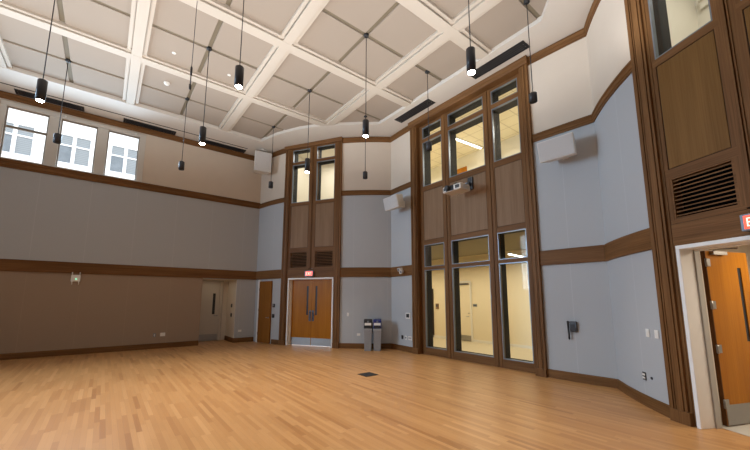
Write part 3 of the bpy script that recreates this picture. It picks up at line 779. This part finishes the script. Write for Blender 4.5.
# ------------------------------------------------------------------ high windows of the left wall and the house across
aLoc = (A0.x, A0.y, 0)
for i, (x0, x1) in enumerate(((2.62, 3.54), (3.82, 4.71), (4.99, 5.86))):
    panes = [(x0, x1, 5.72, 6.71), (x0, x1, 6.71, 7.32)] if i == 0 else [(x0, x1, 5.72, 7.31)]
    window(aLoc, A_ANG, ('first high window of the left wall, split by a cross rail', 'second high window of the left wall, behind a short pendant', 'third high window of the left wall, next to the blank cream wall')[i], panes, .075, 'winbrown', fw=.03)
cs = thing('trim_window_row', 'pale piers and casing around the three high left windows', None, aLoc, A_ANG, kind='structure')
for x0, x1 in ((2.40, 2.62), (3.54, 3.82), (4.71, 4.99), (5.86, 6.04)):
    obj('pier', MB().box(x0, x1, -.012 if x0 > 5.5 else .02, .22, 5.66, 7.44), 'pier', cs, bevel=.008)
obj('head_casing', B(2.40, 6.04, .0, .22, 7.32, 7.47), 'pier', cs); obj('sill_board', B(2.40, 6.04, -.03, .22, 5.64, 5.72), 'pier', cs)
for u, lb in ((3.90, 'tiny white knob above the second left window'), (5.74, 'tiny white knob above the third left window')):
    k_ = thing('window_sensor', lb, 'sensor', L3(A0, A_ANG, u, 0, 7.40), A_ANG, 'white knobs over the left windows')
    obj('base', MB().tube([(0, 0, 0), (0, -.02, 0)], .035, 12), 'plastic', k_); obj('knob', MB().tube([(0, -.02, 0), (0, -.05, -.01), (0, -.06, -.012)], [.022, .028, .015], 12), 'plastic', k_)
fb = thing('building', 'white house across the way with paired sash windows seen through the left windows', 'building', L3(A0, A_ANG, 0, 8, 0), A_ANG)
obj('wall', B(-8, 14, 0, .3, -1, 16), 'facade', fb)
for c0 in (-1.25, .83, 2.90, 4.98, 7.06, 9.14):
    for j, (xa, xb) in enumerate(((c0 + .03, c0 + .56), (c0 + .70, c0 + 1.24))):
        wd = obj('sash_window', MB().box(xa - .06, xa, -.05, .01, 8.22, 9.80).box(xb, xb + .06, -.05, .01, 8.22, 9.80).box(xa, xb, -.05, .01, 8.22, 8.30).box(xa, xb, -.05, .01, 9.70, 9.80).box(xa, xb, -.045, .01, 9.15, 9.22), 'facade', fb)
        obj('pane', B(xa, xb, -.012, -.004, 8.30, 9.15), 'fblind' if j else 'fpane', wd); obj('pane', B(xa, xb, -.012, -.004, 9.22, 9.70), 'fblind', wd)

# white door in its niche in the left wall
nloc = (A0.x, A0.y, 0)
m = MB(); D = RECD
m.face([(RECL, 0, 0), (RECL, D, 0), (RECL, D, RECZ), (RECL, 0, RECZ)]); m.face([(RECL, D, 0), (RECR, D, 0), (RECR, D, RECZ), (RECL, D, RECZ)])
m.face([(RECR, D, 0), (RECR, 0, 0), (RECR, 0, RECZ), (RECR, D, RECZ)]); m.face([(RECL, 0, RECZ), (RECL, D, RECZ), (RECR, D, RECZ), (RECR, 0, RECZ)])
tag(obj('wall_niche', m, 'cream_rev', loc=nloc, rot=A_ANG, recalc=False), 'cream niche walls around the off-white door', kind='structure')
dn = thing('door_6', 'off-white door with dark vision slot inside the left wall niche', None, nloc, A_ANG, kind='structure')
lf = obj('leaf', B(8.22, 9.12, D - .06, D - .02, .01, 2.36), 'offdoor', dn, bevel=.004)
obj('vision_panel', B(8.86, 8.96, D - .066, D - .06, 1.06, 1.90), 'black', lf, label='narrow dark vision panel')
obj('kick_plate', B(8.24, 9.10, D - .064, D - .06, .02, .27), 'steel', lf)
obj('lever_handle', MB().tube([(9.05, D - .06, 1.0), (9.05, D - .11, 1.0), (8.93, D - .115, 1.0)], .014, 8).tube([(9.05, D - .06, 1.0), (9.05, D - .07, 1.0)], .035, 12), 'steel', lf)
obj('door_frame', MB().box(9.12, 9.24, D - .10, D - .005, 0, 2.42).box(8.2, 9.12, D - .10, D - .005, 2.36, 2.42), 'offdoor', dn, bevel=.004)
area(L3(A0, A_ANG, 8.8, .6, 2.40), A_ANG, (.5, .4), 1.2, (1, .86, .66))
def plate(name, label, cat, loc, rot, w, h, mat='plastic', group=None, d=.012, inner=None, imat='plastic'):
    t = thing(name, label, cat, loc, rot, group)
    obj('cover_plate', B(-w / 2, w / 2, -d, 0, -h / 2, h / 2), mat, t, bevel=.003)
    for (x0, x1, z0, z1) in (inner or []):
        obj('insert', B(x0, x1, -d - .006, -d, z0, z1), imat, t)
    return t
rp = A_ANG - pi / 2                                                   # facing back along the left wall from the niche's far jamb
for z, lb in ((1.41, 'dark card reader on the niche jamb, upper of the two by the white door'), (1.04, 'dark push plate on the niche jamb, lower of the two by the white door')):
    plate('card_reader', lb, 'card reader', L3(A0, A_ANG, RECR, .47, z), rp, .10, .14, 'dgrey', 'dark wall controls by the white door', .03, [(-.03, .03, -.03, .05)], 'black')

# left wall devices
ap = thing('wireless_access_point', 'white access point with four stub antennas under the band on the left wall', 'access point', L3(A0, A_ANG, 4.62, 0, 2.30), A_ANG)
obj('body', MB().box(-.115, .115, -.045, 0, -.10, .11), 'plastic', ap, bevel=.03)
for x, z0, z1 in ((-.09, .08, .19), (.09, .08, .19), (-.08, -.19, -.07), (.08, -.19, -.07)):
    obj('antenna', MB().tube([(x, -.03, z0), (x, -.035, z1)], .014, 10), 'plastic', ap)
obj('indicator', MB().tube([(0.01, -.045, -.02), (.01, -.05, -.02)], .018, 12), 'led', ap, label='glowing green indicator')
sock = [(-.018, .018, .008, .035), (-.018, .018, -.035, -.008)]
for u, z, w, h, mt, lb in ((6.82, .45, .08, .12, 'alu', 'grey socket plate low on the left wall, left one of the pair'), (7.06, .46, .15, .12, 'plastic', 'white double socket plate low on the left wall, right one of the pair')):
    plate('wall_socket', lb, 'socket', L3(A0, A_ANG, u, 0, z), A_ANG, w, h, mt, None, .012, sock if w < .1 else [(x + a, x + b, c, d) for x in (-.035, .035) for a, b, c, d in sock])
plate('wall_socket', 'small white socket plate low between the white door niche and the corner', 'socket', L3(A0, A_ANG, 9.65, 0, .44), A_ANG, .13, .08, 'plastic', None, .012, [(-.04, -.01, -.02, .02), (.01, .04, -.02, .02)])

# ------------------------------------------------------------------ devices on the bowed walls
def on_arc(arc, u, z, off=.004): p = arc.pos(u, off); return (p.x, p.y, z), arc.ang(u)
# narrow wooden door
l_, r_ = on_arc(arcC, .78, 0, .004)
d4 = thing('door_7', 'narrow plain wooden door left of the double-door bay', None, l_, r_, kind='structure')
lf = obj('leaf', B(-.38, .40, -.045, .005, .012, 2.37), 'doorb', d4, bevel=.004)
obj('lever_handle', MB().tube([(.30, -.045, .97), (.30, -.09, .97), (.20, -.095, .97)], .012, 8).tube([(.30, -.045, .97), (.30, -.055, .97)], .03, 12), 'steel', lf)
for z in (2.05, 1.25, .35):
    obj('hinge', MB().tube([(-.378, -.052, z - .05), (-.378, -.052, z + .05)], .012, 8), 'steel', lf)
obj('door_frame', MB().box(-.47, -.385, -.05, .06, 0, 2.44), 'whitefr', d4, label='white frame')
for u, z, lb, mt in ((1.31, 1.43, 'purple-grey card reader between narrow wooden door and double-door bay', 'dgrey'), (1.30, 1.04, 'black push plate below the card reader by the narrow wooden door', 'black')):
    l_, r_ = on_arc(arcC, u, z); plate('card_reader', lb, 'card reader', l_, r_, .11, .14, mt, None, .03, [(-.03, .03, -.02, .05)], 'alu' if mt == 'dgrey' else 'dgrey')
l_, r_ = on_arc(arcC, 4.45, 1.15); plate('light_switch', 'single white switch plate on the back wall between double-door bay and bins', 'switch', l_, r_, .08, .125, 'plastic', None, .012, [(-.016, .016, -.033, .033)])
l_, r_ = on_arc(arcC, 4.83, .47); plate('wall_socket', 'small white socket plate low on the back wall left of the bins', 'socket', l_, r_, .12, .08, 'plastic', None, .012, [(-.04, -.01, -.02, .02), (.01, .04, -.02, .02)])
# back-right strip
l_, r_ = on_arc(arcE, .68, 2.63, .045)
t = thing('emergency_light', 'small white two-headed fixture on the wood band left of the tall window bay', 'emergency light', l_, r_)
obj('body', B(-.10, .03, -.06, 0, -.10, .10), 'plastic', t, bevel=.01)
for x, z in ((-.03, .05), (.10, -.03)):
    h = obj('lamp_head', MB().tube([(x, -.05, z), (x, -.08, z), (x, -.15, z - .02)], [.03, .05, .06], 14), 'plastic', t)
    obj('lens', MB().tube([(x, -.148, z - .02), (x, -.155, z - .022)], .045, 14), 'alu', h)
l_, r_ = on_arc(arcE, .91, 1.15); plate('touch_panel', 'white-framed black touch panel left of the tall window bay', 'touch panel', l_, r_, .22, .19, 'plastic', None, .025, [(-.07, .07, -.06, .06)], 'black')
for u, w, mt, lb, ins in ((.60, .08, 'dgrey', 'dark socket plate, first of three low on the strip left of the window bay', 'black'), (.79, .09, 'plastic', 'narrow white socket plate, middle of three low on the strip left of the window bay', 'alu'), (1.00, .19, 'plastic', 'wide white socket plate, last of three low on the strip left of the window bay', 'alu')):
    l_, r_ = on_arc(arcE, u, .44); plate('wall_socket', lb, 'socket', l_, r_, w, .12, mt, None, .014, [(-w * .3, w * .3, -.03, .03)] if w < .1 else [(-.06, -.02, -.03, .03), (.02, .06, -.03, .03)], ins)
# phone wall
l_, r_ = on_arc(arcE, 5.92, 1.12)
t = thing('wall_phone', 'black wall phone with hanging handset on the grey wall right of the window bay', 'phone', l_, r_)
obj('body', MB().prism([(0, -.11), (-.045, -.11), (-.06, -.02), (-.05, .11), (0, .11)], -.045, .085, axis='x'), 'dgrey', t, bevel=.006)
hs = obj('handset', MB().tube([(-.068, -.055, -.26), (-.066, -.065, -.24), (-.066, -.06, -.18), (-.068, -.07, .06), (-.068, -.065, .105), (-.068, -.06, .115)], [.014, .018, .015, .022, .026, .015], 10), 'black', t)
obj('indicator', B(-.085, -.06, -.085, -.07, .045, .10), 'bluetag', t, label='blue tinted earpiece end')
obj('keypad', B(-.02, .06, -.06, -.05, -.07, .05), 'black', t)
# bowed wall switches
for u, lb in ((1.37, 'white switch plate, left one of the pair on the bowed right wall'), (1.585, 'white switch plate, right one of the pair beside the right door bay')):
    l_, r_ = on_arc(arcH, u, 1.17); plate('light_switch', lb, 'switch', l_, r_, .085, .125, 'plastic', None, .012, [(-.016, .016, -.033, .033)])
l_, r_ = on_arc(arcH, 1.155, .47); plate('wall_socket', 'black and white socket plate low on the bowed right wall', 'socket', l_, r_, .085, .125, 'dgrey', None, .012, [(-.034, .034, .012, .04), (-.034, .034, -.04, -.012)], 'plastic')
l_, r_ = on_arc(arcH, 1.345, .475)
t = tag(obj('wall_grommet', MB().tube([(0, 0, 0), (0, -.012, 0)], [.022, .018], 12), 'dgrey', loc=l_, rot=r_), 'tiny dark round grommet right of the socket on the bowed wall', 'grommet')

# ------------------------------------------------------------------ loudspeakers
def speaker(label, center, rot, w, h, d, tilt, group, bracket):
    t = thing('loudspeaker', label, 'loudspeaker', center, 0, group, rot3=None)
    t.rotation_euler = Matrix.Rotation(rot, 3, 'Z').to_euler()
    T = Matrix.Rotation(tilt, 4, 'X')
    bw = w / 2
    pl = [(-bw, -d / 2), (bw, -d / 2), (bw, -d / 2 + .05), (bw * .80, d / 2), (-bw * .80, d / 2), (-bw, -d / 2 + .05)]
    m = MB().prism(pl, -h / 2, h / 2); bmesh.ops.transform(m.bm, matrix=T, verts=m.bm.verts[:])
    obj('cabinet', m, 'spk', t, bevel=.008)
    m = MB().box(-bw + .018, bw - .018, -d / 2 - .008, -d / 2 + .01, -h / 2 + .018, h / 2 - .018, mat=T)
    obj('grille', m, 'grille', t, bevel=.004, label='pale grey mesh grille')
    obj('bracket', bracket(MB()), 'spk', t, bevel=.003)
    return t
def wall_bracket(m):
    m.box(-.06, .06, .36, .42, -.12, .10); m.tube([(0, .38, 0), (0, .15, -.01)], .035, 10)
    return m
nG = lambda a: V2(sin(a), -cos(a))                                    # into the room for a wall of direction a
aG = arcE.ang(5.9); p = arcE.pos(6.04, .42)
speaker('white angled loudspeaker on the grey wall just right of the tall window bay', (p.x, p.y, 4.93), aG, .72, .44, .34, R(14), 'wall loudspeakers either side of the window bay', wall_bracket)
aE = arcE.ang(.68); p = arcE.pos(.77, .44)
speaker('white angled loudspeaker left of the tall window bay, near the back wall corner', (p.x, p.y, 4.92), aE, .74, .42, .34, R(14), 'wall loudspeakers either side of the window bay', wall_bracket)
def hang_bracket(m):
    m.box(-.16, .16, -.02, .02, .40, .43); m.tube([(-.14, 0, .34), (-.14, 0, .56), (.14, 0, .56), (.14, 0, .34)], .014, 8); m.tube([(0, 0, .54), (0, 0, .585)], .06, 14)
    return m
speaker('large white loudspeaker hanging from the ceiling border in the far left corner', (-4.55, 13.10, 7.10), R(28), .64, .78, .50, R(6), None, hang_bracket)

# ------------------------------------------------------------------ projector on the window bay
t = thing('projector', 'white projector on a wall arm over the middle panel of the tall window bay', 'projector', L3(FL, fRot, 2.20, -.39, 4.69), fRot)
obj('body', B(-.31, .31, -.21, .21, -.085, .085), 'spk', t, bevel=.025)
obj('front_panel', B(-.28, .28, -.216, -.205, -.06, .06), 'plastic', t)
ls = obj('lens', MB().tube([(-.10, -.20, .01), (-.10, -.27, .01), (-.10, -.31, .01)], [.075, .075, .06], 20), 'black', t)
obj('lens_ring', MB().tube([(-.10, -.312, .01), (-.10, -.306, .01)], .05, 16), 'dgrey', ls)
obj('lens_surround', B(-.19, .08, -.222, -.21, -.07, .07), 'black', t)
obj('vent', MB().box(.13, .27, -.221, -.214, -.045, .045), 'dgrey', t, label='dark front vent grille'); obj('vent', B(-.27, -.20, -.221, -.214, -.04, .04), 'dgrey', t)
obj('side_vent', B(.307, .314, -.10, .13, -.05, .04), 'grille', t)
obj('mount_arm', MB().tube([(0, .0, .085), (0, .0, .19)], .03, 10).tube([(-.12, -.05, .10), (0, 0, .17), (.06, .55, .22)], .028, 10).box(-.14, .14, -.10, .10, .09, .11), 'black', t)
obj('wall_plate', B(-.02, .14, .545, .592, .09, .45), 'dgrey', t, bevel=.004)
obj('adjuster', MB().tube([(.04, .40, .22), (.04, .53, .26)], [.05, .06], 12), 'alu', t)

# ------------------------------------------------------------------ bins and floor box
def slim_bin(x, y, rot, lid, label):
    t = thing('recycling_bin', label, 'bin', (x, y, 0), rot, 'slim recycling bins against the back wall')
    obj('body', MB().frus((-.115, .115, -.19, .19, 0), (-.13, .13, -.235, .235, .63)), 'bin', t, bevel=.012)
    obj('rib', MB().frus((-.03, .03, -.196, -.18, .12), (-.035, .035, -.232, -.21, .55)), 'bin', t, bevel=.004)
    obj('rim', B(-.138, .138, -.245, .245, .62, .725), 'bin', t, bevel=.012)
    obj('lid', MB().prism([(-.235, .725), (-.235, .76), (-.195, .96), (-.16, 1.01), (.235, 1.01), (.24, .725)], -.135, .135, axis='x'), lid, t, bevel=.012)
    obj('opening', MB().prism([(-.246, .745), (-.236, .745), (-.220, .81), (-.230, .81)], -.105, .105, axis='x'), 'black', t, label='dark slot opening')
    s = obj('sign_plate', MB().prism([(-.232, .825), (-.222, .825), (-.203, .905), (-.213, .905)], -.11, .11, axis='x'), 'plastic', t, label='white label plate')
    obj('emblem', MB().prism([(-.212, .915), (-.204, .915), (-.190, .97), (-.198, .97)], -.03, .03, axis='x'), 'alu', t)
    return t
bA = arcC.ang(5.35)
slim_bin(-.215, 11.66, bA, 'black', 'slim grey bin with a black lid, left of the two by the back wall')
slim_bin(.095, 11.665, bA, 'blue', 'slim grey bin with a blue lid, right of the two by the back wall')
gp = thing('floor_box', 'black square floor outlet cover set in the oak floor', 'floor box', (-.145, 7.995, .001), A_ANG)
obj('frame', MB().box(-.17, .17, -.17, -.14, 0, .007).box(-.17, .17, .14, .17, 0, .007).box(-.17, -.14, -.14, .14, 0, .007).box(.14, .17, -.14, .14, 0, .007), 'black', gp)
obj('lid', B(-.137, .137, -.137, .137, 0, .006), 'black', gp)

# ------------------------------------------------------------------ light
w = bpy.data.worlds.new('World'); bpy.context.scene.world = w; w.use_nodes = True
bg = w.node_tree.nodes['Background']; bg.inputs[0].default_value = (.86, .93, 1, 1); bg.inputs[1].default_value = 3.2
# area lamps that carry daylight into the room
for u, wd, pw in ((3.08, .85, WIN_W), (4.26, .85, WIN_W), (5.42, .85, WIN_W)):   # daylight through the high windows of the left wall
    l_ = area(L3(A0, A_ANG, u, -.06, 6.5), A_ANG, (wd, 1.5), pw, DAY, rx=R(-79)); l_.data.spread = R(130)
# daylight of the hall's end windows, far left of the frame
l_ = area((*(A_ST + EB * 2.6 + EA * .3), 4.6), R(12) - pi / 2, (6.0, 4.2), END_W, DAY, rx=R(90)); l_.data.spread = R(80)

# ------------------------------------------------------------------ camera
cam = bpy.data.cameras.new('Camera'); co = bpy.data.objects.new('Camera', cam); C.objects.link(co)
cam.sensor_fit = 'HORIZONTAL'; cam.sensor_width = 36; cam.lens = 36 * 340.2 / 750
cam.shift_y = (251.1 - 225) / 750; cam.shift_x = (375 - 374.6) / 750
cam.clip_end = 200
Rm = Matrix.Rotation(R(90 + 7.95), 3, 'X') @ Matrix.Rotation(R(.11), 3, 'Z')
co.location = (0, 0, EYE); co.rotation_euler = Rm.to_euler()
bpy.context.scene.camera = co
sc = bpy.context.scene
sc.view_settings.view_transform = 'Standard'
sc.view_settings.look = 'None'
sc.view_settings.exposure = 0
